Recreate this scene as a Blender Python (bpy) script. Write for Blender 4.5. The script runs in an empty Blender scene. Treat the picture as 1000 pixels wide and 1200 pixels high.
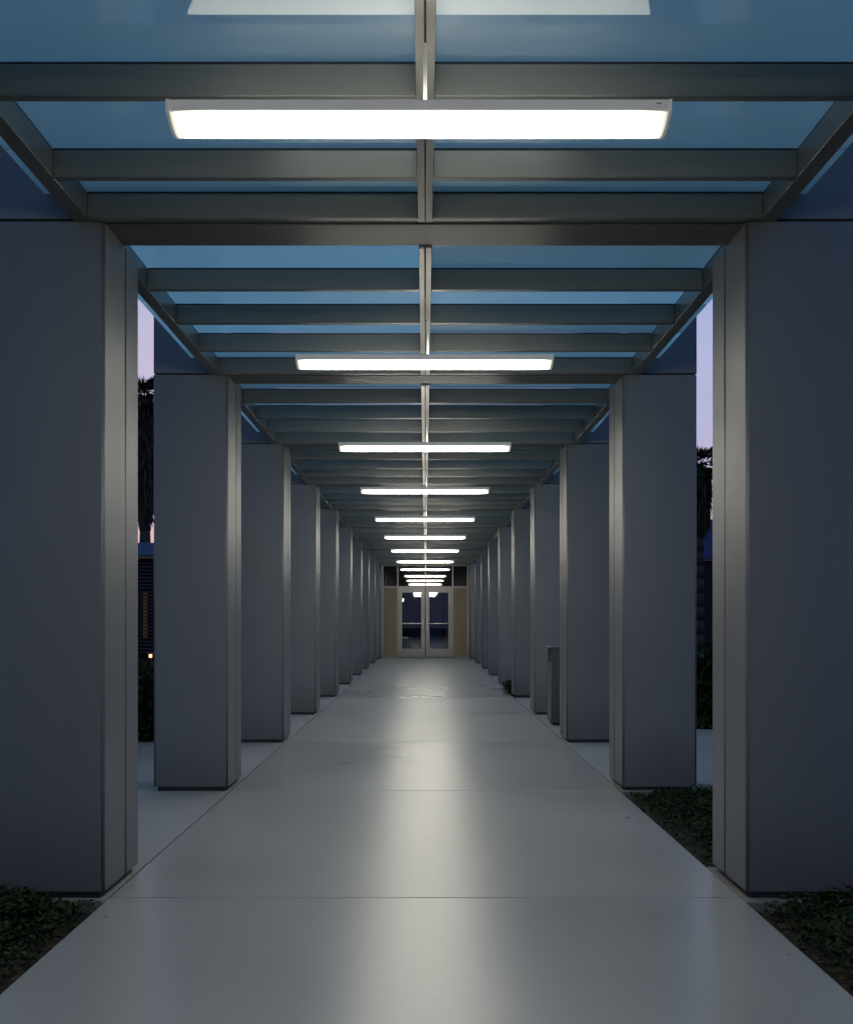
import bpy, bmesh, math, random
from mathutils import Vector, Matrix, Quaternion
random.seed(7)
D = bpy.data
SC = bpy.context.scene
COL = SC.collection
EYE = 1.3
R = math.radians

# ------------------------------------------------------------------ helpers
def link(o, parent=None):
    COL.objects.link(o)
    if parent is not None:
        o.parent = parent
    return o

def tag(o, label=None, cat=None, group=None, kind=None):
    if label: o['label'] = label
    if cat: o['category'] = cat
    if group: o['group'] = group
    if label and not kind: o['kind'] = 'thing'
    if kind: o['kind'] = kind
    return o

def empty(name, loc=(0, 0, 0)):
    o = D.objects.new(name, None)
    o.location = loc
    o.empty_display_size = .2
    return link(o)

class MB:
    """collects geometry in world-ish coordinates, origin subtracted on build"""
    def __init__(s):
        s.bm = bmesh.new()
    def box(s, x0, x1, y0, y1, z0, z1, mi=0, bev=0.0, seg=2, vb=0):
        if x0 > x1: x0, x1 = x1, x0
        v = [s.bm.verts.new((x, y, z)) for x in (x0, x1) for y in (y0, y1) for z in (z0, z1)]
        fs = []
        for q in ((0,1,3,2), (4,6,7,5), (0,4,5,1), (2,3,7,6), (0,2,6,4), (1,5,7,3)):
            f = s.bm.faces.new([v[i] for i in q]); f.material_index = mi; fs.append(f)
        if vb > 0:
            es = [e for e in set(e for f in fs for e in f.edges) if abs(e.verts[0].co.z-e.verts[1].co.z) > .2]
            r = bmesh.ops.bevel(s.bm, geom=es, offset=vb, segments=4, profile=.5, affect='EDGES')
            for f in r['faces']: f.material_index = mi; f.smooth = True
        if bev > 0:
            es = set(e for f in fs for e in f.edges)
            r = bmesh.ops.bevel(s.bm, geom=list(es), offset=bev, segments=seg, profile=.5, affect='EDGES')
            for f in r['faces']:
                f.material_index = mi; f.smooth = True
        return s
    def prism(s, prof, x0, x1, mi=0, smooth=False):
        """profile in (y,z), extruded along x"""
        a = [s.bm.verts.new((x0, p[0], p[1])) for p in prof]
        b = [s.bm.verts.new((x1, p[0], p[1])) for p in prof]
        n = len(prof)
        for i in range(n):
            f = s.bm.faces.new((a[i], a[(i+1) % n], b[(i+1) % n], b[i])); f.material_index = mi; f.smooth = smooth
        f = s.bm.faces.new(a[::-1]); f.material_index = mi
        f = s.bm.faces.new(b); f.material_index = mi
        return s
    def cyl(s, x, y, z0, z1, r0, r1=None, n=12, mi=0):
        r1 = r0 if r1 is None else r1
        a = [s.bm.verts.new((x+r0*math.cos(t*2*math.pi/n), y+r0*math.sin(t*2*math.pi/n), z0)) for t in range(n)]
        b = [s.bm.verts.new((x+r1*math.cos(t*2*math.pi/n), y+r1*math.sin(t*2*math.pi/n), z1)) for t in range(n)]
        for i in range(n):
            f = s.bm.faces.new((a[i], a[(i+1) % n], b[(i+1) % n], b[i])); f.smooth = True; f.material_index = mi
        s.bm.faces.new(a[::-1]).material_index = mi
        s.bm.faces.new(b).material_index = mi
        return s
    def quad(s, pts, mi=0):
        f = s.bm.faces.new([s.bm.verts.new(p) for p in pts]); f.material_index = mi
        return s
    def build(s, name, mats, parent=None, origin=None):
        bm = s.bm
        bmesh.ops.recalc_face_normals(bm, faces=bm.faces)
        if parent is not None and origin is None:
            origin = parent_world(parent)
        if origin is not None:
            bmesh.ops.translate(bm, verts=bm.verts, vec=-Vector(origin))
        me = D.meshes.new(name)
        bm.to_mesh(me); bm.free()
        if not isinstance(mats, (list, tuple)): mats = [mats]
        for m in mats: me.materials.append(m)
        o = D.objects.new(name, me)
        if parent is None and origin is not None:
            o.location = origin
        return link(o, parent)

def parent_world(p):
    v = Vector((0, 0, 0))
    while p is not None:
        v += p.location; p = p.parent
    return v

# ------------------------------------------------------------------ materials
def new_mat(name):
    m = D.materials.new(name); m.use_nodes = True
    nt = m.node_tree
    b = nt.nodes['Principled BSDF']
    return m, nt, b

def N(nt, t, **kw):
    n = nt.nodes.new(t)
    for k, v in kw.items(): setattr(n, k, v)
    return n

def metal(name, col, rough=.42, metallic=.35, vary=.10, bump=.03, obj_vary=.1, stretch=(3, 3, .6)):
    m, nt, b = new_mat(name)
    tc = N(nt, 'ShaderNodeTexCoord')
    geo = N(nt, 'ShaderNodeNewGeometry')
    oi = N(nt, 'ShaderNodeObjectInfo')
    mp = N(nt, 'ShaderNodeMapping'); mp.inputs['Scale'].default_value = stretch
    nt.links.new(geo.outputs['Position'], mp.inputs[0])
    n1 = N(nt, 'ShaderNodeTexNoise'); n1.inputs['Scale'].default_value = 1.1; n1.inputs['Detail'].default_value = 4
    n2 = N(nt, 'ShaderNodeTexNoise'); n2.inputs['Scale'].default_value = 22; n2.inputs['Detail'].default_value = 5
    nt.links.new(mp.outputs[0], n1.inputs['Vector']); nt.links.new(mp.outputs[0], n2.inputs['Vector'])
    add = N(nt, 'ShaderNodeMath', operation='ADD')
    s2 = N(nt, 'ShaderNodeMath', operation='MULTIPLY'); s2.inputs[1].default_value = .45
    nt.links.new(n2.outputs[0], s2.inputs[0])
    nt.links.new(n1.outputs[0], add.inputs[0]); nt.links.new(s2.outputs[0], add.inputs[1])
    a2 = N(nt, 'ShaderNodeMath', operation='MULTIPLY_ADD'); a2.inputs[1].default_value = obj_vary; 
    nt.links.new(oi.outputs['Random'], a2.inputs[0])
    s3 = N(nt, 'ShaderNodeMath', operation='MULTIPLY'); s3.inputs[1].default_value = vary*2
    nt.links.new(add.outputs[0], s3.inputs[0]); nt.links.new(s3.outputs[0], a2.inputs[2])
    off = N(nt, 'ShaderNodeMath', operation='ADD'); off.inputs[1].default_value = 1 - vary*1.45 - obj_vary*.5
    nt.links.new(a2.outputs[0], off.inputs[0])
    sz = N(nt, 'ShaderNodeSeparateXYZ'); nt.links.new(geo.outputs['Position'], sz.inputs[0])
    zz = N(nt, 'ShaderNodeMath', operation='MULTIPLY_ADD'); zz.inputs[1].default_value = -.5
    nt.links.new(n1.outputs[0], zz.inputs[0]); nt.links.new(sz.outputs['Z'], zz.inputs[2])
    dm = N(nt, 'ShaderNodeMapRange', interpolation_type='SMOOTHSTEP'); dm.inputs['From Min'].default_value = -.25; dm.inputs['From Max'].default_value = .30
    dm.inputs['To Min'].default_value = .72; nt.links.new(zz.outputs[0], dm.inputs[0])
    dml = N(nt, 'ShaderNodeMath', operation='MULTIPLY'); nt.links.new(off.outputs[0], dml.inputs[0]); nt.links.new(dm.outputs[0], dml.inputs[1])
    vm = N(nt, 'ShaderNodeVectorMath', operation='SCALE'); vm.inputs[0].default_value = col[:3]
    nt.links.new(dml.outputs[0], vm.inputs['Scale'])
    nt.links.new(vm.outputs[0], b.inputs['Base Color'])
    rr = N(nt, 'ShaderNodeMapRange'); rr.inputs['To Min'].default_value = rough-.07; rr.inputs['To Max'].default_value = rough+.1
    nt.links.new(n2.outputs[0], rr.inputs[0]); nt.links.new(rr.outputs[0], b.inputs['Roughness'])
    b.inputs['Metallic'].default_value = metallic
    bp = N(nt, 'ShaderNodeBump'); bp.inputs['Strength'].default_value = bump; bp.inputs['Distance'].default_value = .1
    nt.links.new(n1.outputs[0], bp.inputs['Height']); nt.links.new(bp.outputs[0], b.inputs['Normal'])
    return m

def flat(name, col, rough=.7, metallic=0, vary=.25, scale=9, bump=0, spec=None):
    m, nt, b = new_mat(name)
    geo = N(nt, 'ShaderNodeNewGeometry')
    n = N(nt, 'ShaderNodeTexNoise'); n.inputs['Scale'].default_value = scale; n.inputs['Detail'].default_value = 5
    nt.links.new(geo.outputs['Position'], n.inputs['Vector'])
    mr = N(nt, 'ShaderNodeMapRange'); mr.inputs['To Min'].default_value = 1-vary; mr.inputs['To Max'].default_value = 1+vary
    nt.links.new(n.outputs[0], mr.inputs[0])
    vm = N(nt, 'ShaderNodeVectorMath', operation='SCALE'); vm.inputs[0].default_value = col[:3]
    nt.links.new(mr.outputs[0], vm.inputs['Scale']); nt.links.new(vm.outputs[0], b.inputs['Base Color'])
    b.inputs['Roughness'].default_value = rough; b.inputs['Metallic'].default_value = metallic
    if spec is not None: b.inputs['Specular IOR Level'].default_value = spec
    if bump:
        bp = N(nt, 'ShaderNodeBump'); bp.inputs['Strength'].default_value = bump; bp.inputs['Distance'].default_value = .03
        nt.links.new(n.outputs[0], bp.inputs['Height']); nt.links.new(bp.outputs[0], b.inputs['Normal'])
    return m

def emit(name, col, s):
    m, nt, b = new_mat(name)
    nt.nodes.remove(b)
    e = N(nt, 'ShaderNodeEmission'); e.inputs[0].default_value = (*col, 1); e.inputs[1].default_value = s
    nt.links.new(e.outputs[0], nt.nodes['Material Output'].inputs[0])
    return m

def concrete(name, col, rough, streak=True):
    m, nt, b = new_mat(name)
    geo = N(nt, 'ShaderNodeNewGeometry')
    # big stains
    n1 = N(nt, 'ShaderNodeTexNoise'); n1.inputs['Scale'].default_value = .8; n1.inputs['Detail'].default_value = 1.5; n1.inputs['Roughness'].default_value = .4
    nt.links.new(geo.outputs['Position'], n1.inputs['Vector'])
    mp = N(nt, 'ShaderNodeMapping'); mp.inputs['Scale'].default_value = (2.6, 24, 1)
    nt.links.new(geo.outputs['Position'], mp.inputs[0])
    n2 = N(nt, 'ShaderNodeTexNoise'); n2.inputs['Scale'].default_value = 1.6; n2.inputs['Detail'].default_value = 3; n2.inputs['Roughness'].default_value = .62
    n2.inputs['Distortion'].default_value = .15
    nt.links.new(mp.outputs[0], n2.inputs['Vector'])
    n3 = N(nt, 'ShaderNodeTexNoise'); n3.inputs['Scale'].default_value = 160; n3.inputs['Detail'].default_value = 3
    nt.links.new(geo.outputs['Position'], n3.inputs['Vector'])
    # per-slab variation: cells along y
    sx = N(nt, 'ShaderNodeSeparateXYZ'); nt.links.new(geo.outputs['Position'], sx.inputs[0])
    dv = N(nt, 'ShaderNodeMath', operation='MULTIPLY_ADD'); dv.inputs[1].default_value = 1/3.27; dv.inputs[2].default_value = -5.07/3.27
    nt.links.new(sx.outputs['Y'], dv.inputs[0])
    fl = N(nt, 'ShaderNodeMath', operation='FLOOR'); nt.links.new(dv.outputs[0], fl.inputs[0])
    wn = N(nt, 'ShaderNodeTexWhiteNoise', noise_dimensions='1D'); nt.links.new(fl.outputs[0], wn.inputs['W'])
    def ma(x, mul, y):
        n = N(nt, 'ShaderNodeMath', operation='MULTIPLY_ADD'); n.inputs[1].default_value = mul
        nt.links.new(x, n.inputs[0])
        if isinstance(y, (int, float)): n.inputs[2].default_value = y
        else: nt.links.new(y, n.inputs[2])
        return n.outputs[0]
    v = ma(n1.outputs[0], .34, .56)
    v = ma(n2.outputs[0], .19, v)
    v = ma(n3.outputs[0], .03, v)
    v = ma(wn.outputs['Value'], .05, v)
    vm = N(nt, 'ShaderNodeVectorMath', operation='SCALE'); vm.inputs[0].default_value = col
    nt.links.new(v, vm.inputs['Scale']); nt.links.new(vm.outputs[0], b.inputs['Base Color'])
    r = ma(n2.outputs[0], .0, rough-.02)
    r = ma(n1.outputs[0], .08, r)
    r = ma(wn.outputs['Value'], .06, r)
    nt.links.new(r, b.inputs['Roughness'])
    bp = N(nt, 'ShaderNodeBump'); bp.inputs['Strength'].default_value = .03; bp.inputs['Distance'].default_value = .004
    nt.links.new(n3.outputs[0], bp.inputs['Height'])
    b.inputs['Specular IOR Level'].default_value = 1.0 if rough < .35 else .4
    return m

def glass_roof_mat():
    m, nt, b = new_mat('roof_glass')
    nt.nodes.remove(b)
    out = nt.nodes['Material Output']
    geo = N(nt, 'ShaderNodeNewGeometry')
    n = N(nt, 'ShaderNodeTexNoise'); n.inputs['Scale'].default_value = .7; n.inputs['Detail'].default_value = 4
    nt.links.new(geo.outputs['Position'], n.inputs['Vector'])
    mr = N(nt, 'ShaderNodeMapRange'); mr.inputs['To Min'].default_value = .82; mr.inputs['To Max'].default_value = 1.18
    nt.links.new(n.outputs[0], mr.inputs[0])
    vm = N(nt, 'ShaderNodeVectorMath', operation='SCALE'); vm.inputs[0].default_value = (.72, .99, 1.0)
    nt.links.new(mr.outputs[0], vm.inputs['Scale'])
    tl = N(nt, 'ShaderNodeBsdfTranslucent'); nt.links.new(vm.outputs[0], tl.inputs[0])
    df = N(nt, 'ShaderNodeBsdfDiffuse'); df.inputs[0].default_value = (.6, .7, .7, 1)
    tr = N(nt, 'ShaderNodeBsdfTransparent'); tr.inputs[0].default_value = (.30, .58, .66, 1)
    gl = N(nt, 'ShaderNodeBsdfGlossy'); gl.inputs['Roughness'].default_value = .08; gl.inputs[0].default_value = (.8, .9, .95, 1)
    m1 = N(nt, 'ShaderNodeMixShader'); m1.inputs[0].default_value = .16
    nt.links.new(tl.outputs[0], m1.inputs[1]); nt.links.new(df.outputs[0], m1.inputs[2])
    m2 = N(nt, 'ShaderNodeMixShader'); m2.inputs[0].default_value = .06
    nt.links.new(m1.outputs[0], m2.inputs[1]); nt.links.new(tr.outputs[0], m2.inputs[2])
    fr = N(nt, 'ShaderNodeFresnel'); fr.inputs[0].default_value = 1.35
    sc = N(nt, 'ShaderNodeMath', operation='MULTIPLY'); sc.inputs[1].default_value = .55
    nt.links.new(fr.outputs[0], sc.inputs[0])
    m3 = N(nt, 'ShaderNodeMixShader'); nt.links.new(sc.outputs[0], m3.inputs[0])
    nt.links.new(m2.outputs[0], m3.inputs[1]); nt.links.new(gl.outputs[0], m3.inputs[2])
    nt.links.new(m3.outputs[0], out.inputs[0])
    return m

def pane_mat(name, refl, tint):
    m, nt, b = new_mat(name)
    nt.nodes.remove(b)
    out = nt.nodes['Material Output']
    tr = N(nt, 'ShaderNodeBsdfTransparent'); tr.inputs[0].default_value = (*tint, 1)
    gl = N(nt, 'ShaderNodeBsdfGlossy'); gl.inputs['Roughness'].default_value = .015; gl.inputs[0].default_value = (1, 1, 1, 1)
    mx = N(nt, 'ShaderNodeMixShader'); mx.inputs[0].default_value = refl
    nt.links.new(tr.outputs[0], mx.inputs[1]); nt.links.new(gl.outputs[0], mx.inputs[2])
    nt.links.new(mx.outputs[0], out.inputs[0])
    return m

M = {}
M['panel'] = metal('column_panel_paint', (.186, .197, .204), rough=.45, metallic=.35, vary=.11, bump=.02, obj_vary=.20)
M['upper'] = metal('upper_panel_paint', (.17, .185, .20), rough=.45, metallic=.3, vary=.06, bump=.02)
M['steel'] = metal('roof_steel_paint', (.175, .18, .168), rough=.30, metallic=.35, vary=.08, bump=.01, stretch=(.7, 3, 3), obj_vary=.12)
M['header'] = metal('header_paint', (.125, .12, .11), rough=.45, metallic=.30, vary=.08, bump=.01, stretch=(.7, 3, 3))
M['gasket'] = flat('black_gasket', (.01, .01, .012), rough=.6)
M['base'] = flat('dark_base', (.02, .02, .022), rough=.5)
M['glass'] = glass_roof_mat()
M['path'] = concrete('walkway_concrete', (.285, .288, .282), .26)
M['plaza'] = concrete('plaza_concrete', (.25, .25, .25), .62)
M['kerb'] = concrete('kerb_concrete', (.17, .165, .15), .8)
M['joint'] = flat('joint_filler', (.05, .05, .048), rough=.9)
M['soil'] = flat('soil', (.014, .010, .007), rough=.95, vary=.6, scale=40, bump=.8)
M['lens'] = emit('lamp_lens', (1, .945, .80), 25)
M['uplens'] = emit('lamp_up_lens', (1, .92, .80), 7)
M['lens'].node_tree.nodes['Emission'].inputs[1].default_value = 27
_nt = M['lens'].node_tree; _e = _nt.nodes['Emission']
_tc = N(_nt, 'ShaderNodeTexCoord'); _sp = N(_nt, 'ShaderNodeSeparateXYZ'); _nt.links.new(_tc.outputs['Object'], _sp.inputs[0])
_ab = N(_nt, 'ShaderNodeMath', operation='ABSOLUTE'); _nt.links.new(_sp.outputs['X'], _ab.inputs[0])
_mr = N(_nt, 'ShaderNodeMapRange', interpolation_type='SMOOTHSTEP'); _nt.links.new(_ab.outputs[0], _mr.inputs[0])
_mr.inputs['From Min'].default_value = .62; _mr.inputs['From Max'].default_value = .785
_mr.inputs['To Min'].default_value = 30; _mr.inputs['To Max'].default_value = .62
_nt.links.new(_mr.outputs[0], _e.inputs[1])
M['housing'] = flat('lamp_housing', (.75, .75, .72), rough=.4, vary=.04)
M['doorframe'] = metal('door_aluminium', (.42, .40, .36), rough=.4, metallic=.3, vary=.05)
M['tan'] = flat('tan_wall_panel', (.29, .225, .145), rough=.5, vary=.1, scale=2)
M['tandark'] = flat('upper_wall_panel_paint', (.22, .185, .14), rough=.5, vary=.1, scale=2)
M['doorglass'] = pane_mat('door_glass', .06, (.75, .8, .85))
M['transom'] = pane_mat('transom_glass', .16, (.5, .45, .42))
_b = M['housing'].node_tree.nodes['Principled BSDF']; _b.inputs['Emission Color'].default_value = (1, .97, .9, 1); _b.inputs['Emission Strength'].default_value = .10  # faint emission added so the flange looks lit by the lens
M['chrome'] = flat('brushed_bar', (.6, .6, .6), rough=.25, metallic=1, vary=.05)
M['bin'] = metal('bin_metal', (.13, .125, .115), rough=.4, metallic=.5, vary=.08)
M['black'] = flat('black_opening', (.008, .008, .01), rough=.7)

# ------------------------------------------------------------------ measured layout (metres ahead of the camera)
FAR = [2.49, 5.69, 8.88, 12.15, 15.56, 18.95, 22.5, 26.1, 29.5, 33.0, 36.6]
DEP = .60
NEAR = [f-DEP for f in FAR]
XI, XO = 1.50, 2.067                 # column inner / outer face
HB = 3.16                            # underside of beams
HT = 3.275                           # top of rafters
GZ = 3.285                           # glass underside
WALL = 37.2
ORD = ['', 'first', 'second', 'third', 'fourth', 'fifth', 'sixth', 'seventh', 'eighth', 'ninth', 'tenth', 'eleventh', 'twelfth']
def nth(i):
    return {1: 'nearest the camera', 10: 'tenth and last before the doors'}.get(i, ORD[i] + ' from the camera')

# ------------------------------------------------------------------ columns
def make_column(side):
    root = empty('column')
    s = side
    w = XO-XI
    X = lambda a: s*a
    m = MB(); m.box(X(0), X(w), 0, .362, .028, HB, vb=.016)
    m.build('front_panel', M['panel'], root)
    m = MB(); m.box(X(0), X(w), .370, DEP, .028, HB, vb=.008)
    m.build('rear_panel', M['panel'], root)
    m = MB(); m.box(X(.152), X(w), .0, DEP, HB+.014, HB+1.25, vb=.012)
    m.build('upper_panel', M['upper'], root)
    m = MB(); m.box(X(.03), X(w-.03), .02, DEP-.02, -.02, .04); m.box(X(.02), X(w-.02), .02, DEP-.02, .05, HB+.02)
    m.box(X(.17), X(w-.02), .02, DEP-.02, HB+.022, HB+1.2)
    m.build('base', M['base'], root)
    return root

def copy_tree(o, loc=None):
    c = o.copy(); COL.objects.link(c)
    if loc is not None: c.location = loc
    for ch in list(o.children):
        d = ch.copy(); COL.objects.link(d); d.parent = c
        for g in list(ch.children):
            e = g.copy(); COL.objects.link(e); e.parent = d
    return c

for side, sn in ((-1, 'left'), (1, 'right')):
    proto = None
    for i, y in enumerate(NEAR):
        if proto is None:
            o = proto = make_column(side); o.location = (side*XI, y, 0)
        else:
            o = copy_tree(proto, (side*XI, y, 0))
        if i == 0:
            lab = f'grey metal-clad column in the {sn} row, outside the picture beside the viewer'
        elif i == 1:
            lab = f'big grey metal-clad column cut by the {sn} edge of the photo'
        elif i == 10:
            lab = f'farthest grey column of the {sn} row, against the tan door wall'
        elif side == 1 and i == 2:
            lab = 'grey column on the right rising from the ground cover, second from the camera'
        elif side == 1 and i == 3:
            lab = 'grey column on the right just in front of the litter bin'
        elif side == 1 and i == 4:
            lab = 'grey column on the right just behind the litter bin'
        elif side == -1 and i == 2:
            lab = 'grey column on the left pavement beside the palm gap, second from the camera'
        else:
            lab = f'grey metal-clad column in the {sn} row, {nth(i)}'
        tag(o, lab, 'column', 'columns lining the walkway')

# ------------------------------------------------------------------ portal beams
for i, y in enumerate(NEAR):
    o = MB()
    o.box(-1.638, 1.638, y+.002, y+.052, HB+.012, HB+.30, bev=.004)
    o.box(-1.638, 1.638, y+.056, y+.35, HB+.006, HB+.31, bev=.006)
    r = o.build('cross_beam', M['header'], origin=(0, y, HB))
    nm = 'outside the picture above the viewer' if i == 0 else ('resting on the big front columns' if i == 1 else ('in front of the doors, the farthest one' if i == 10 else f'joining the {ORD[i]} pair of columns from the camera'))
    tag(r, 'wide grey steel cross beam ' + nm, 'beam', 'cross beams joining column pairs')

# ------------------------------------------------------------------ roof bays
def rafters_for(i):
    # i = bay in front of column pair i
    if i == 1: return [3.16, 3.87, 4.58, 5.045]
    zb = NEAR[i-1]+.35; zf = NEAR[i]
    g = (zf-.045-zb)/4
    return [zb+g*k for k in (1, 2, 3, 4)]
for i in range(1, len(NEAR)+1):
    y0 = NEAR[i-1]+.352
    y1 = NEAR[i]-.002 if i < len(NEAR) else WALL-.06
    root = empty('roof_bay', (0, y0, HB))
    if i < len(NEAR): rs = rafters_for(i)
    else: rs = [WALL-.12]
    if i == 1: rs = [2.45] + rs
    # side beams + mullion
    for s in (-1, 1):
        m = MB()
        m.box(s*1.566, s*1.638, y0, y1, HB, HT, bev=.003)
        m.box(s*1.57, s*1.634, y0, y1, HT, GZ, mi=1)
        m.build('side_beam', [M['steel'], M['gasket']], root)
    m = MB()
    m.box(-.033, -.003, y0, y1, HB-.004, HT, bev=.002)
    m.box(.003, .033, y0, y1, HB-.004, HT, bev=.002)
    m.box(-.029, .029, y0, y1, HB+.012, GZ, mi=1)
    m.build('centre_mullion', [M['steel'], M['gasket']], root)
    for r in rs:
        m = MB()
        for a, b in ((-1.565, -.034), (.034, 1.565)):
            m.box(a, b, r, r+.042, HB, HT, bev=.003)
            m.box(a, b, r+.003, r+.039, HT, GZ-.001, mi=1)
        m.build('rafter', [M['steel'], M['gasket']], root)
    # glass panes, one left one right of the mullion
    edges = [y0] + [r+.021 for r in rs]
    if y1-edges[-1] > .3: edges.append(y1)
    else: edges[-1] = y1
    for s in (-1, 1):
        for a, b in zip(edges[:-1], edges[1:]):
            m = MB(); m.quad([(s*.004, a+.003, GZ+.004), (s*1.78, a+.003, GZ+.004), (s*1.78, b-.003, GZ+.004), (s*.004, b-.003, GZ+.004)])
            m.build('glass_pane', M['glass'], root)
    nm = {1: 'nearest the camera, cut by the top edge', 11: 'shallow last one over the doors'}.get(i, f'{ORD[i]} from the camera' if i < 11 else '')
    tag(root, f'steel framed blue glass roof bay, {nm}', 'glass roof', 'glass roof bays over the walkway')

# ------------------------------------------------------------------ lamps
def make_lamp():
    root = empty('lamp')
    L = .78
    m = MB()
    # housing: flange ring and tray
    m.box(-L, L, 0, .014, .000, .033, bev=.002)
    m.box(-L, L, .180, .190, .026, .033, bev=.002)
    m.box(-L, L, .014, .168, .022, .030)
    m.build('housing', M['housing'], root)
    for s in (-1, 1):
        m = MB()
        prof = [(-.001, .034), (-.001, -.002)]
        for k in range(9):
            t = k/8; prof.append((.0+.191*t, -.004-.034*math.sin(math.pi*t)))
        prof += [(.191, .034)]
        # remove dup
        pr = []
        for p in prof:
            if not pr or (abs(p[0]-pr[-1][0])+abs(p[1]-pr[-1][1])) > 1e-5: pr.append(p)
        m.prism(pr, s*L, s*(L+.010))
        m.build('end_cap', M['housing'], root)
    m = MB()
    prof = []
    for k in range(9):
        t = k/8; prof.append((.015+.173*t, -.001-.034*math.sin(math.pi*t)))
    prof += [(.188, .025), (.170, .0255), (.170, .020), (.015, .020)]
    m.prism(prof, -L+.001, L-.001)
    m.build('lens', M['lens'], root)
    m = MB(); m.box(-.10, .14, .03, .16, .0305, .0325)
    m.build('upper_lens', M['uplens'], root)
    m = MB()
    m.cyl(.02, .11, .031, HB-.004-2.89+.0, .006, n=10)
    m.cyl(.02, .11, .033, .045, .02, n=12)
    m.build('stem', M['housing'], root)
    return root
LZ = 2.89
LAMPS = [0.15, 3.397, 6.66, 9.97, 13.35, 17.15, 20.9, 25.0, 29.7, 34.4]
lp = None
for i, y in enumerate(LAMPS):
    if lp is None:
        o = lp = make_lamp(); o.location = (-.02, y, LZ)
    else:
        o = copy_tree(lp, (-.02 if i == 1 else -.004, y, LZ))
    nm = {0: 'outside the picture', 1: 'largest, across the photo top', 9: 'farthest, before the doors'}.get(i, f'{ORD[i]} from the camera')
    tag(o, f'long lit white lamp hanging under the roof, {nm}', 'lamp', 'strip lamps in a row down the walkway')
# screw mark on the front lamp: two small holes on its flange
m = MB()
m.box(.722, .728, 3.3945, 3.3965, LZ+.018, LZ+.021); m.box(.731, .737, 3.3945, 3.3965, LZ+.018, LZ+.021)
front_lamp = [o for o in COL.objects if o.name.startswith('lamp') and o.type == 'EMPTY' and abs(o.location.y-3.397) < 1e-3][0]
sc_ = m.build('screw', M['black'], front_lamp)

# front lamp's reflection in the roof glass, imitated by an added glowing strip
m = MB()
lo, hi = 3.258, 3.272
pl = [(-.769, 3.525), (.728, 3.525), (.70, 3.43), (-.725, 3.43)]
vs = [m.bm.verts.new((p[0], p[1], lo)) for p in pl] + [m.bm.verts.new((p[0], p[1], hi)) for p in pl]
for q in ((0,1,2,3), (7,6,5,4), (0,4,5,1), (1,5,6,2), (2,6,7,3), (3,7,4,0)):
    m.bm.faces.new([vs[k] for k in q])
M['pale'] = flat('pale_reflection', (.38, .42, .44), rough=.5, vary=.03)
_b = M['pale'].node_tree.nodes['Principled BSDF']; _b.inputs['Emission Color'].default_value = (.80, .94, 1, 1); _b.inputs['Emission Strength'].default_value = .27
gb = m.build('reflection_bar', M['pale'], origin=(0, 3.48, 3.258))
tag(gb, 'pale blue white glowing bar standing in for a reflection in the roof glass at the top edge', 'lamp')

# ------------------------------------------------------------------ walkway, pavements, ground
m = MB()
m.quad([(-600, -100, -.06), (600, -100, -.06), (600, 1200, -.06), (-600, 1200, -.06)])
g = m.build('ground', M['soil']); tag(g, kind='structure')

m = MB()
JY = [-6.0, -1.5, 1.8] + [n-.0 for n in NEAR[1:]] + [WALL+.02]
g2 = .0055
for a, b in zip(JY[:-1], JY[1:]):
    m.box(-1.475, 1.475, a+g2, b-g2, -.10, 0, bev=.004)
m.box(-1.465, 1.465, -6, WALL, -.12, -.012, mi=1)
w = m.build('walkway', [M['path'], M['joint']]); tag(w, kind='structure')

def slabs(name, x0, x1, y0, y1, nx, ys, z=-.006, mat='plaza'):
    m = MB()
    yy = [y0] + ys + [y1]
    for k in range(nx):
        a = x0+(x1-x0)*k/nx; b = x0+(x1-x0)*(k+1)/nx
        for p, q in zip(yy[:-1], yy[1:]):
            m.box(a+.004, b-.004, p+.004, q-.004, -.10, z, bev=.003)
    m.box(x0+.004, x1-.004, y0+.01, y1-.01, -.11, z-.012, mi=1)
    o = m.build(name, [M[mat], M['joint']]); tag(o, kind='structure')
    return o
# left paving starts behind the first column; right paving starts behind the second
slabs('pavement', -9.6, -1.488, 5.09, 11.45, 5, [7.45, 7.95])
slabs('pavement', -3.2, -1.488, 11.455, WALL, 1, [15, 18.6, 22.2, 25.8, 29.4, 33])
slabs('pavement', 1.488, 9.6, 8.60, 12.95, 5, [10.8])
slabs('pavement', 1.488, 3.2, 12.955, 18.2, 1, [15.5])
slabs('pavement', 1.488, 3.2, 19.9, WALL, 1, [22.2, 25.8, 29.4, 33])

# small kerb strips (footings) showing under the front columns
m = MB()
m.box(-9.6, -1.482, 5.035, 5.087, -.06, -.006, bev=.004)
k1 = m.build('kerb', M['kerb']); tag(k1, kind='structure')
m = MB()
m.box(1.482, 2.6, 5.035, 5.75, -.06, -.006, bev=.004)
k2 = m.build('kerb', M['kerb']); tag(k2, kind='structure')
m = MB()
m.box(1.482, 2.2, 8.23, 8.596, -.06, .002, bev=.004)
k3 = m.build('kerb', M['kerb']); tag(k3, kind='structure')

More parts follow.
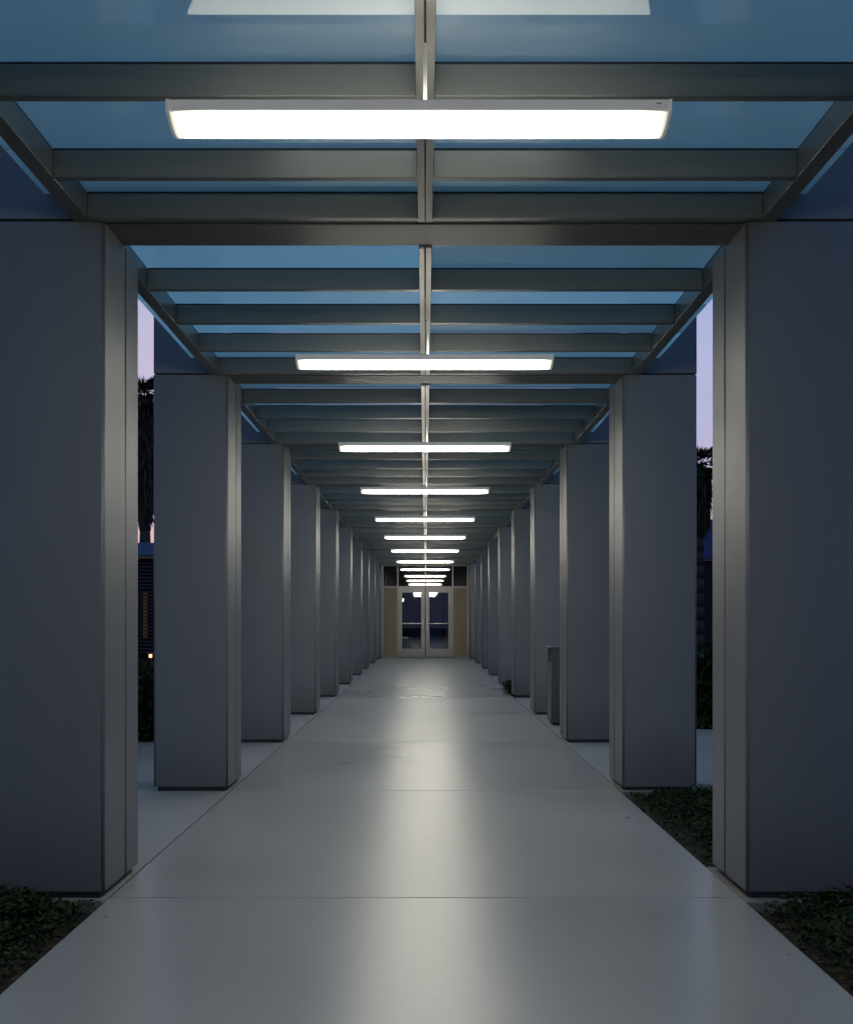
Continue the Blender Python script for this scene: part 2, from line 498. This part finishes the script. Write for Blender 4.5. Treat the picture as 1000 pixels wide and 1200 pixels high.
# ------------------------------------------------------------------ ground cover
def leaf_mat(name, c, rough=.45):
    m, nt, b = new_mat(name)
    at = N(nt, 'ShaderNodeAttribute'); at.attribute_name = 'tone'
    cr = N(nt, 'ShaderNodeValToRGB')
    cr.color_ramp.elements[0].color = (c[0]*.35, c[1]*.35, c[2]*.4, 1)
    cr.color_ramp.elements[1].color = (c[0]*1.7, c[1]*1.5, c[2]*1.1, 1)
    nt.links.new(at.outputs['Fac'], cr.inputs[0]); nt.links.new(cr.outputs[0], b.inputs['Base Color'])
    b.inputs['Roughness'].default_value = max(rough, .7); b.inputs['Specular IOR Level'].default_value = .15
    return m
M['leaf'] = leaf_mat('groundcover_leaf', (.011, .025, .006))
M['palmleaf'] = leaf_mat('palm_leaf', (.030, .045, .020), .6)
M['bark'] = flat('palm_bark', (.07, .05, .035), rough=.9, vary=.5, scale=14, bump=.5)
M['skirt'] = leaf_mat('dry_palm_leaf', (.08, .065, .045), .8)
M['hedge'] = leaf_mat('hedge_leaf', (.022, .036, .014), .6)

def leaf_mesh(name, pts, mat, size, parent=None, origin=None, flatness=.55, extra=None):
    """pts: list of (Vector, sizefactor). each leaf is a folded pointed quad pair"""
    vs, fs, tone = [], [], []
    for p, sf in pts:
        l = size*sf*random.uniform(.7, 1.3); w = l*random.uniform(.28, .42)
        az = random.uniform(0, 2*math.pi); tl = random.gauss(0, flatness)
        d = Vector((math.cos(az)*math.cos(tl), math.sin(az)*math.cos(tl), math.sin(tl)))
        sd = Vector((-math.sin(az), math.cos(az), random.uniform(-.5, .5))).normalized()
        up = d.cross(sd)
        n = len(vs)
        vs += [p, p+d*l*.45+sd*w+up*l*.06, p+d*l, p+d*l*.45-sd*w+up*l*.06, p+d*l*.5-up*.02*l]
        fs += [(n, n+4, n+2, n+1), (n, n+3, n+2, n+4)]
        t = random.random(); tone += [t, t]
    me = D.meshes.new(name)
    o0 = Vector(origin) if origin is not None else (parent_world(parent) if parent else Vector((0, 0, 0)))
    me.from_pydata([tuple(v-o0) for v in vs], [], fs)
    at = me.attributes.new('tone', 'FLOAT', 'FACE')
    at.data.foreach_set('value', tone)
    me.materials.append(mat)
    o = D.objects.new(name, me)
    if parent is None: o.location = o0
    return link(o, parent)

from mathutils import noise
def bed(label, x0, x1, y0, y1, n, h, edge_side, name='ground_cover', leafs=.03, clear=None):
    pts = []
    while len(pts) < n:
        x = random.uniform(x0, x1); y = random.uniform(y0, y1)
        # thin out near the walkway edge
        e = (x-x0) if edge_side == 'l' else (x1-x)
        k = noise.noise(Vector((x*2.6, y*2.6, 3.1)))
        k2 = noise.noise(Vector((x*7, y*7, 9.1)))
        edge = min(1, max(0, (e-.03+.10*k)/.28))
        if random.random() > edge*.9+.06: continue
        if clear and clear(x, y): continue
        top = h*(.45+.55*edge)*(1+.55*k+.35*k2)
        z = -.05+max(.02, top)*random.random()**.45
        pts.append((Vector((x, y, z)), 1))
    o = leaf_mesh(name, pts, M['leaf'], leafs, origin=(x0, y0, -.05))
    tag(o, label, 'ground cover', kind='stuff')
    return o
bed('dark leafy ground cover in the bottom left corner beside the walkway', -3.6, -1.49, 2.2, 5.02, 52000, .11, 'r')
bed('dark leafy ground cover in the bottom right corner beside the walkway', 1.49, 3.6, 2.2, 5.02, 52000, .11, 'l')
bed('low ground cover between the first and second right columns', 1.49, 4.2, 5.76, 8.22, 50000, .085, 'l', leafs=.028)
bed('small tuft of ground cover between far right columns', 1.38, 3.0, 18.98, 19.88, 9000, .34, 'l', leafs=.06)

# dry litter on the edge of the beds and on the slabs
pts = []
for _ in range(500):
    s = random.choice((-1, 1)); 
    pts.append((Vector((s*(1.49+abs(random.gauss(0, .12))), random.uniform(3.0, 5.0), -.045+random.random()*.01)), 1))
for p in ((1.30, 7.45, .003), (1.36, 7.0, .003), (1.33, 7.1, .003), (-1.40, 4.75, .003), (1.41, 4.2, .003)):
    pts.append((Vector(p), .8))
M['litter'] = leaf_mat('dry_leaf', (.06, .042, .025), .8)
lt = leaf_mesh('leaf_litter', pts, M['litter'], .03, origin=(0, 4, 0), flatness=.2)
tag(lt, 'dry fallen leaves scattered along the planting bed edges', 'leaf litter', kind='stuff')

# ------------------------------------------------------------------ litter bin
root = empty('litter_bin', (1.54, 13.40, -.006))
bx0, bx1, by0, by1 = 1.55, 1.95, 13.40, 13.82
m = MB(); m.box(bx0, bx1, by0, by1, .03, .76, bev=.008)
m.box(bx0+.002, bx1, by0+.001, by0+.03, .759, .93); m.box(bx0+.002, bx1, by1-.03, by1-.001, .759, .93)
m.build('body', M['bin'], root)
m = MB(); m.box(bx0+.03, bx1-.03, by0+.032, by1-.032, .762, .928)
m.build('opening', M['black'], root)
m = MB(); m.box(bx0-.012, bx1+.012, by0-.012, by1+.012, .932, .965, bev=.008)
m.build('lid', M['bin'], root)
m = MB(); m.box(bx0+.03, bx1-.03, by0+.03, by1-.03, .0, .03)
m.build('base', M['base'], root)
tag(root, 'square grey metal litter bin between the right columns', 'litter bin')

# ------------------------------------------------------------------ door wall
PX = WALL/1276.0
root = empty('door_wall', (0, WALL, 0))
def part(name, mat, x0, x1, z0, z1, y0=0, y1=.06, par=None, bev=.003):
    m = MB(); m.box(x0, x1, WALL+y0, WALL+y1, z0, z1, bev=bev)
    return m.build(name, mat, par or root)
XA = .915; TZ = 2.41; TOP = 3.12
for s in (-1, 1):
    part('wall_panel', M['tan'], s*(XA+.055), s*1.42, .06, TZ-.03, .015, .05)
    part('sill', M['doorframe'], s*(XA+.055), s*1.42, 0, .058, -.01, .07)
    part('jamb', M['doorframe'], s*XA, s*(XA+.052), 0, TOP, -.012, .075)
    part('jamb', M['doorframe'], s*1.422, s*1.50, 0, TOP, -.01, .075)
    # dark return walls out to the sides
    part('upper_wall_panel', M['tandark'], s*(XA+.055), s*1.42, TZ+.031, TOP, .035, .05)
    part('side_wall', M['panel'], s*1.502, s*4.2, 0, 3.9, .02, .3)
part('transom_bar', M['doorframe'], -1.42, 1.42, TZ-.028, TZ+.03, -.016, .07)
part('head', M['steel'], -1.50, 1.50, TOP+.002, TOP+.12, -.01, .1)
part('fascia', M['steel'], -1.64, 1.64, TOP+.123, 3.9, .0, .3)
part('transom_mullion', M['doorframe'], -.018, .018, TZ+.032, TOP, -.012, .07)
for a, b in ((-1.42, -XA-.054), (-XA+.002, -.02), (.02, XA-.002), (XA+.054, 1.42)):
    part('transom_pane', M['transom'], a, b, TZ+.031, TOP, .02, .03, bev=0)
# a door pair, each leaf its own thing hung in the wall
for s, sn in ((-1, 'left'), (1, 'right')):
    dr = empty('door', (s*XA, WALL, 0))
    x0, x1 = .012, XA-.006
    g0, g1 = .14, .79
    def dp(name, mat, a, b, z0, z1, y0, y1, bev=.003):
        m = MB(); m.box(s*a, s*b, WALL+y0, WALL+y1, z0, z1, bev=bev); return m.build(name, mat, dr)
    m = MB()
    m.box(s*x0, s*g0, WALL+.0, WALL+.05, .012, TZ-.032, bev=.004)
    m.box(s*g1, s*x1, WALL+.0, WALL+.05, .012, TZ-.032, bev=.004)
    m.box(s*(g0+.001), s*(g1-.001), WALL+.002, WALL+.048, 2.22, TZ-.033, bev=.003)
    m.box(s*(g0+.001), s*(g1-.001), WALL+.002, WALL+.048, .013, .30, bev=.003)
    m.build('frame', M['doorframe'], dr)
    dp('glass', M['doorglass'], g0-.005, g1+.005, .295, 2.225, .02, .028, 0)
    m = MB()
    m.box(s*(g0-.02), s*(g1+.02), WALL-.06, WALL-.035, 1.15, 1.18, bev=.006)
    for q in (g0-.01, g1-.005):
        m.box(s*q, s*(q+.015), WALL-.036, WALL+.001, 1.155, 1.175)
    m.build('push_bar', M['chrome'], dr)
    m = MB(); m.box(s*.06, s*.085, WALL-.055, WALL-.03, .95, 1.35, bev=.006)
    for q in (.97, 1.31): m.box(s*.064, s*.081, WALL-.031, WALL+.001, q, q+.02)
    m.build('handle', M['chrome'], dr)
    tag(dr, f'{sn} leaf of the glazed double doors at the walkway end', 'door', 'double door leaves')
tag(root, 'tan and aluminium entrance wall with transom glass around the doors', 'wall')
# lobby behind the doors
M['lobbydark'] = flat('lobby_wall', (.05, .045, .04), rough=.7)
M['lobbyfloor'] = flat('lobby_floor', (.07, .065, .035), rough=.5)
M['blue'] = flat('blue_wall', (.06, .10, .26), rough=.6)
M['redbrown'] = flat('red_brown_wall', (.5, .16, .10), rough=.7)
lob = empty('lobby', (0, WALL+.3, 0))
def lp_(name, mat, x0, x1, y0, y1, z0, z1):
    m = MB(); m.box(x0, x1, WALL+y0, WALL+y1, z0, z1); return m.build(name, mat, lob)
lp_('floor', M['lobbyfloor'], -4, 4, .08, 8, -.08, 0)
lp_('back_wall', M['lobbydark'], -4, 4, 8, 8.2, 0, 3.4)
lp_('ceiling', M['lobbydark'], -4, 4, .32, 8, 3.4, 3.5)
lp_('side_wall', M['lobbydark'], -4.2, -4, .32, 8.2, 0, 3.5)
lp_('side_wall', M['lobbydark'], 4, 4.2, .32, 8.2, 0, 3.5)
lp_('blue_panel', M['blue'], .18, .66, 5.0, 5.1, .0, 2.75)
lp_('red_panel', M['redbrown'], .75, 1.2, 5.4, 5.5, .5, 2.6)
lp_('partition', M['lobbydark'], -.62, -.55, 4.2, 4.6, 0, 2.7)
tag(lob, 'dark lobby seen through the glass doors', 'room')
for x0, x1, z in ((-.42, -.15, 2.27), (.16, .5, 2.30)):
    m = MB(); m.box(x0, x1, WALL+4.0, WALL+4.12, z, z+.045, bev=.01)
    o = m.build('lobby_lamp', emit('lobby_lamp_light', (.95, 1, .95), 3.0), origin=(x0, WALL+4, z))
    tag(o, 'small lit lamp behind the %s door glass' % ('left' if x0 < 0 else 'right'), 'lamp')
m = MB(); m.cyl(-.84, WALL+3, 1.95, 2.08, .045, .07); 
o = m.build('wall_lamp', emit('wall_lamp_light', (1, .85, .6), 2.0), origin=(-.84, WALL+3, 1.95)); tag(o, 'tiny warm wall lamp low behind the left door glass', 'lamp')
# bench / table in lobby
tb = empty('lobby_table', (-.95, WALL+2.2, 0))
m = MB(); m.box(-1.25, -.62, WALL+2.0, WALL+2.5, .62, .66, bev=.008); m.build('table_top', M['housing'], tb)
for xx in (-1.2, -.70):
    for y_ in (2.05, 2.42):
        m = MB(); m.box(xx, xx+.03, WALL+y_, WALL+y_+.03, 0, .62); m.build('leg', M['base'], tb)
tag(tb, 'small pale table low behind the left door glass', 'table')

# ------------------------------------------------------------------ beyond the columns
# left building
def building(name, s, x0, x1, y, depth, ht, fa, label, lit):
    b = empty(name, (s*x0, y, 0))
    def bp(nm, mat, a, c, q0, q1, z0, z1, bev=0, par=None):
        m = MB(); m.box(s*a, s*c, y+q0, y+q1, z0, z1, bev=bev); return m.build(nm, mat, par or b)
    bp('wall', M['bwall'], x0, x1, .30, depth, -.05, ht-.02)
    bp('fascia', M['fascia'], x0-.3, x1+.3, -.2, depth+.2, fa, ht, .01)
    bp('soffit', M['soffit'], x0-.25, x1+.25, -.16, .29, fa-.07, fa-.002)
    # louvred front
    m = MB()
    z = .5
    while z < fa-.12:
        m.box(s*x0, s*x1, y, y+.09, z, z+.035); z += .085
    m.build('louvre', M['louvre'], b)
    m = MB()
    x = x0+.4
    while x < x1:
        m.box(s*x, s*(x+.07), y+.09, y+.16, 0, fa-.07); x += 1.6
    m.build('post', M['louvre'], b)
    for (a, c, z0, z1) in lit:
        bp('window', M['warm'], a, c, .2, .24, z0, z1)
    tag(b, label, 'building')
    return b
M['bwall'] = flat('far_wall', (.035, .03, .035), rough=.8)
M['fascia'] = flat('blue_fascia', (.14, .19, .33), rough=.5, vary=.05)
M['fascia2'] = flat('violet_fascia', (.08, .085, .26), rough=.5, vary=.05)
M['soffit'] = flat('soffit', (.30, .22, .13), rough=.7)
M['louvre'] = flat('louvre_wood', (.07, .045, .06), rough=.6)
M['warm'] = emit('warm_window', (1, .42, .14), .035)
building('louvred_building', -1, 4.2, 22, 26, 8, 3.12, 2.82, 'low dark louvred building with blue fascia in the left gap', [(6.70, 6.79, .85, 1.95), (8.5, 8.7, .85, 1.9), (10.2, 11.4, .9, 1.5)])
M_f = M['fascia']; M['fascia'] = M['fascia2']
building('louvred_building', 1, 4.2, 26, 38, 8, 4.78, 3.41, 'low dark building with violet blue fascia in the right gap', [])
M['fascia'] = M_f

def fan_palm(name, x, y, top, skirt_bot, rs, label, seed):
    random.seed(seed)
    root = empty(name, (x, y, 0))
    m = MB()
    zc = top-.95
    n = 14; prev = None
    for k in range(n):
        z0 = zc*k/n; z1 = zc*(k+1)/n
        r = .20-.05*k/n+random.uniform(-.006, .006)
        m.cyl(x, y, z0-.05 if k == 0 else z0, z1+.01, r*1.06, r*.96, n=12)
    m.build('trunk', M['bark'], root)
    # skirt of hanging dead fronds
    vs, fs, tone = [], [], []
    o0 = Vector((x, y, 0))
    def strip(p0, p1, w):
        d = (p1-p0).normalized(); sd = d.cross(Vector((random.uniform(-1, 1), random.uniform(-1, 1), .2))).normalized()
        n_ = len(vs); mid = p0.lerp(p1, .5)+Vector((0, 0, .03))
        vs.extend([p0-sd*w*.5-o0, p0+sd*w*.5-o0, mid+sd*w*.6-o0, mid-sd*w*.6-o0, p1-o0])
        fs.extend([(n_, n_+1, n_+2, n_+3), (n_+3, n_+2, n_+4)])
        t = random.random(); tone.extend([t, t])
    for k in range(3000):
        z = random.uniform(skirt_bot, zc-.1)
        t = (z-skirt_bot)/(zc-skirt_bot)
        r = rs*(.42+.58*t**.6)*random.uniform(.5, 1.02)
        a = random.uniform(0, 2*math.pi)
        p0 = Vector((x+r*math.cos(a), y+r*math.sin(a), z))
        p1 = p0+Vector((random.gauss(0, .05)+.06*math.cos(a), random.gauss(0, .05)+.06*math.sin(a), -random.uniform(.2, .5)))
        strip(p0, p1, .05)
    me = D.meshes.new('dead_fronds'); me.from_pydata([tuple(v) for v in vs], [], fs)
    at = me.attributes.new('tone', 'FLOAT', 'FACE'); at.data.foreach_set('value', tone); me.materials.append(M['skirt'])
    link(D.objects.new('dead_fronds', me), root)
    vs, fs, tone = [], [], []
    for k in range(46):
        a = random.uniform(0, 2*math.pi); el = random.uniform(-.5, 1.25)
        d = Vector((math.cos(a)*math.cos(el), math.sin(a)*math.cos(el), math.sin(el)))
        c = Vector((x, y, zc))
        hub = c+d*random.uniform(.35, .6)
        strip(c, hub, .03)
        sd = d.cross(Vector((0, 0, 1))).normalized(); 
        for j in range(22):
            t = (j/21-.5)*2.6
            dd = (d*math.cos(t)+sd*math.sin(t)).normalized()
            dd = (dd+Vector((0, 0, random.uniform(-.25, .08)))).normalized()
            strip(hub, hub+dd*random.uniform(.30, .46), .035)
    me = D.meshes.new('crown'); me.from_pydata([tuple(v) for v in vs], [], fs)
    at = me.attributes.new('tone', 'FLOAT', 'FACE'); at.data.foreach_set('value', tone); me.materials.append(M['palmleaf'])
    link(D.objects.new('crown', me), root)
    tag(root, label, 'palm tree', 'fan palms beyond the columns')
    return root
fan_palm('palm_tree', -8.80, 38*.9, 9.15, 4.6, .40, 'tall fan palm with dead frond skirt in the left gap', 3)
fan_palm('palm_tree', 8.52, 34, 6.95, 4.2, .42, 'fan palm seen in the narrow right gap between columns', 5)
random.seed(11)

# hedge beds closing the paving on both sides
def hedge(x0, x1, y0, y1, h, n, label):
    root = empty('hedge', ((x0+x1)/2, (y0+y1)/2, 0))
    m = MB(); m.box(x0+.12, x1-.12, y0+.15, y1-.12, -.05, h-.12, bev=.05)
    m.build('branches', M['black'], root)
    pts = []
    for _ in range(n):
        f = random.random()
        x = random.uniform(x0, x1); y = random.uniform(y0, y1); z = random.uniform(.0, h)
        k = .08*noise.noise(Vector((x*1.5, y*1.5, z*2)))
        if f < .55: y = y0+.10+k+random.gauss(0, .05)
        elif f < .8: z = h-.06+k+random.gauss(0, .04)
        elif f < .9: x = x0+.08+k
        else: x = x1-.08+k
        pts.append((Vector((x, y, z)), 1))
    leaf_mesh('foliage', pts, M['hedge'], .09, parent=root, flatness=.9)
    tag(root, label, 'hedge')
hedge(-9.6, -2.35, 11.6, 12.9, .78, 15000, 'dark clipped hedge behind the left paving')
hedge(2.35+1.0, 9.6, 13.05, 14.3, .86, 14000, 'dark clipped hedge behind the right paving')

# a garden lamp that glows in the left gap
gl = empty('garden_lamp', (-4.92, 19.5, 0))
m = MB(); m.cyl(-4.92, 19.5, -.05, .62, .03); m.build('post', M['base'], gl)
m = MB(); m.cyl(-4.92, 19.5, .62, .68, .028, n=14); m.build('bulb', emit('garden_bulb', (1, .62, .25), 2.5), gl)
m = MB(); m.cyl(-4.92, 19.5, .68, .71, .07, .05); m.build('cap', M['base'], gl)
tag(gl, 'tiny glowing garden lamp beyond the left columns', 'garden lamp')

# ------------------------------------------------------------------ world
W = D.worlds.new('World'); SC.world = W; W.use_nodes = True
nt = W.node_tree; bg = nt.nodes['Background']
sky = N(nt, 'ShaderNodeTexSky'); sky.sky_type = 'NISHITA'; sky.sun_disc = False
SUN_EL, SUN_ROT = R(1.0), R(-50)
sky.sun_elevation = SUN_EL; sky.sun_rotation = SUN_ROT; sky.air_density = 1.5; sky.ozone_density = 4
tc = N(nt, 'ShaderNodeTexCoord'); sp = N(nt, 'ShaderNodeSeparateXYZ'); nt.links.new(tc.outputs['Generated'], sp.inputs[0])
cr = N(nt, 'ShaderNodeValToRGB'); nt.links.new(sp.outputs['Z'], cr.inputs[0])
E = cr.color_ramp.elements
E[0].position = 0.0; E[0].color = (.74, .44, .46, 1)
E[1].position = 1.0; E[1].color = (.14, .25, .345, 1)
for p, c in ((.07, (.72, .47, .52, 1)), (.14, (.62, .50, .62, 1)), (.24, (.54, .48, .65, 1)), (.40, (.23, .34, .50, 1)), (.62, (.16, .28, .41, 1))):
    e = E.new(p); e.color = c
# right side of the sky a bit bluer
tintf = N(nt, 'ShaderNodeMapRange'); tintf.inputs['From Min'].default_value = -.3; tintf.inputs['From Max'].default_value = .3
nt.links.new(sp.outputs['X'], tintf.inputs[0])
mx = N(nt, 'ShaderNodeMix', data_type='RGBA', blend_type='MULTIPLY'); mx.inputs['B'].default_value = (.78, .93, 1.08, 1)
nt.links.new(tintf.outputs[0], mx.inputs['Factor']); nt.links.new(cr.outputs[0], mx.inputs['A'])
# soft streaky clouds
mp = N(nt, 'ShaderNodeMapping'); mp.inputs['Scale'].default_value = (2, 2, 9); nt.links.new(tc.outputs['Generated'], mp.inputs[0])
cn = N(nt, 'ShaderNodeTexNoise'); cn.inputs['Scale'].default_value = 2; cn.inputs['Detail'].default_value = 5; nt.links.new(mp.outputs[0], cn.inputs['Vector'])
cm = N(nt, 'ShaderNodeMapRange'); cm.inputs['To Min'].default_value = .88; cm.inputs['To Max'].default_value = 1.12
nt.links.new(cn.outputs[0], cm.inputs[0])
vs_ = N(nt, 'ShaderNodeVectorMath', operation='SCALE'); nt.links.new(mx.outputs['Result'], vs_.inputs[0]); nt.links.new(cm.outputs[0], vs_.inputs['Scale'])
sk = N(nt, 'ShaderNodeVectorMath', operation='MULTIPLY_ADD'); sk.inputs[1].default_value = (.05, .05, .05)
nt.links.new(sky.outputs[0], sk.inputs[0]); nt.links.new(vs_.outputs[0], sk.inputs[2])
bk = N(nt, 'ShaderNodeMapRange'); bk.inputs['From Min'].default_value = .1; bk.inputs['From Max'].default_value = .93
nt.links.new(sp.outputs['Y'], bk.inputs[0])
bm_ = N(nt, 'ShaderNodeMix', data_type='RGBA', blend_type='MIX'); bm_.inputs['A'].default_value = (.17, .30, .49, 1); bm_.inputs['B'].default_value = (1, 1, 1, 1)
zu = N(nt, 'ShaderNodeMapRange', interpolation_type='SMOOTHSTEP'); zu.inputs['From Min'].default_value = .35; zu.inputs['From Max'].default_value = .85
nt.links.new(sp.outputs['Z'], zu.inputs[0])
mxx = N(nt, 'ShaderNodeMath', operation='MAXIMUM'); nt.links.new(bk.outputs[0], mxx.inputs[0]); nt.links.new(zu.outputs[0], mxx.inputs[1])
nt.links.new(mxx.outputs[0], bm_.inputs['Factor'])
fin = N(nt, 'ShaderNodeVectorMath', operation='MULTIPLY'); nt.links.new(sk.outputs[0], fin.inputs[0]); nt.links.new(bm_.outputs['Result'], fin.inputs[1])
nt.links.new(fin.outputs[0], bg.inputs[0]); bg.inputs[1].default_value = 1.0

sl = D.lights.new('sun', 'SUN'); sl.energy = .04; sl.angle = R(10); sl.color = (1, .75, .6)
so = D.objects.new('sun', sl); link(so); so.location = (-20, 20, 12)
dirv = Vector((math.sin(SUN_ROT)*math.cos(R(4)), math.cos(SUN_ROT)*math.cos(R(4)), math.sin(R(4))))
so.rotation_euler = (-dirv).to_track_quat('-Z', 'Y').to_euler()

# ------------------------------------------------------------------ camera
cam = D.cameras.new('camera'); co = D.objects.new('camera', cam); link(co)
co.location = (0, 0, EYE); co.rotation_euler = (R(90), 0, 0)
cam.sensor_fit = 'VERTICAL'; cam.sensor_height = 24; cam.sensor_width = 20
cam.lens = 1276/1200*24
cam.shift_y = (726-600)/1200
cam.shift_x = 1.5/1200
cam.clip_start = .05; cam.clip_end = 3000
SC.camera = co
SC.render.engine = 'CYCLES'
SC.view_settings.view_transform = 'Standard'; SC.view_settings.look = 'None'
SC.view_settings.exposure = 0; SC.view_settings.gamma = 1
SC.cycles.max_bounces = 8; SC.cycles.diffuse_bounces = 4; SC.cycles.transparent_max_bounces = 16
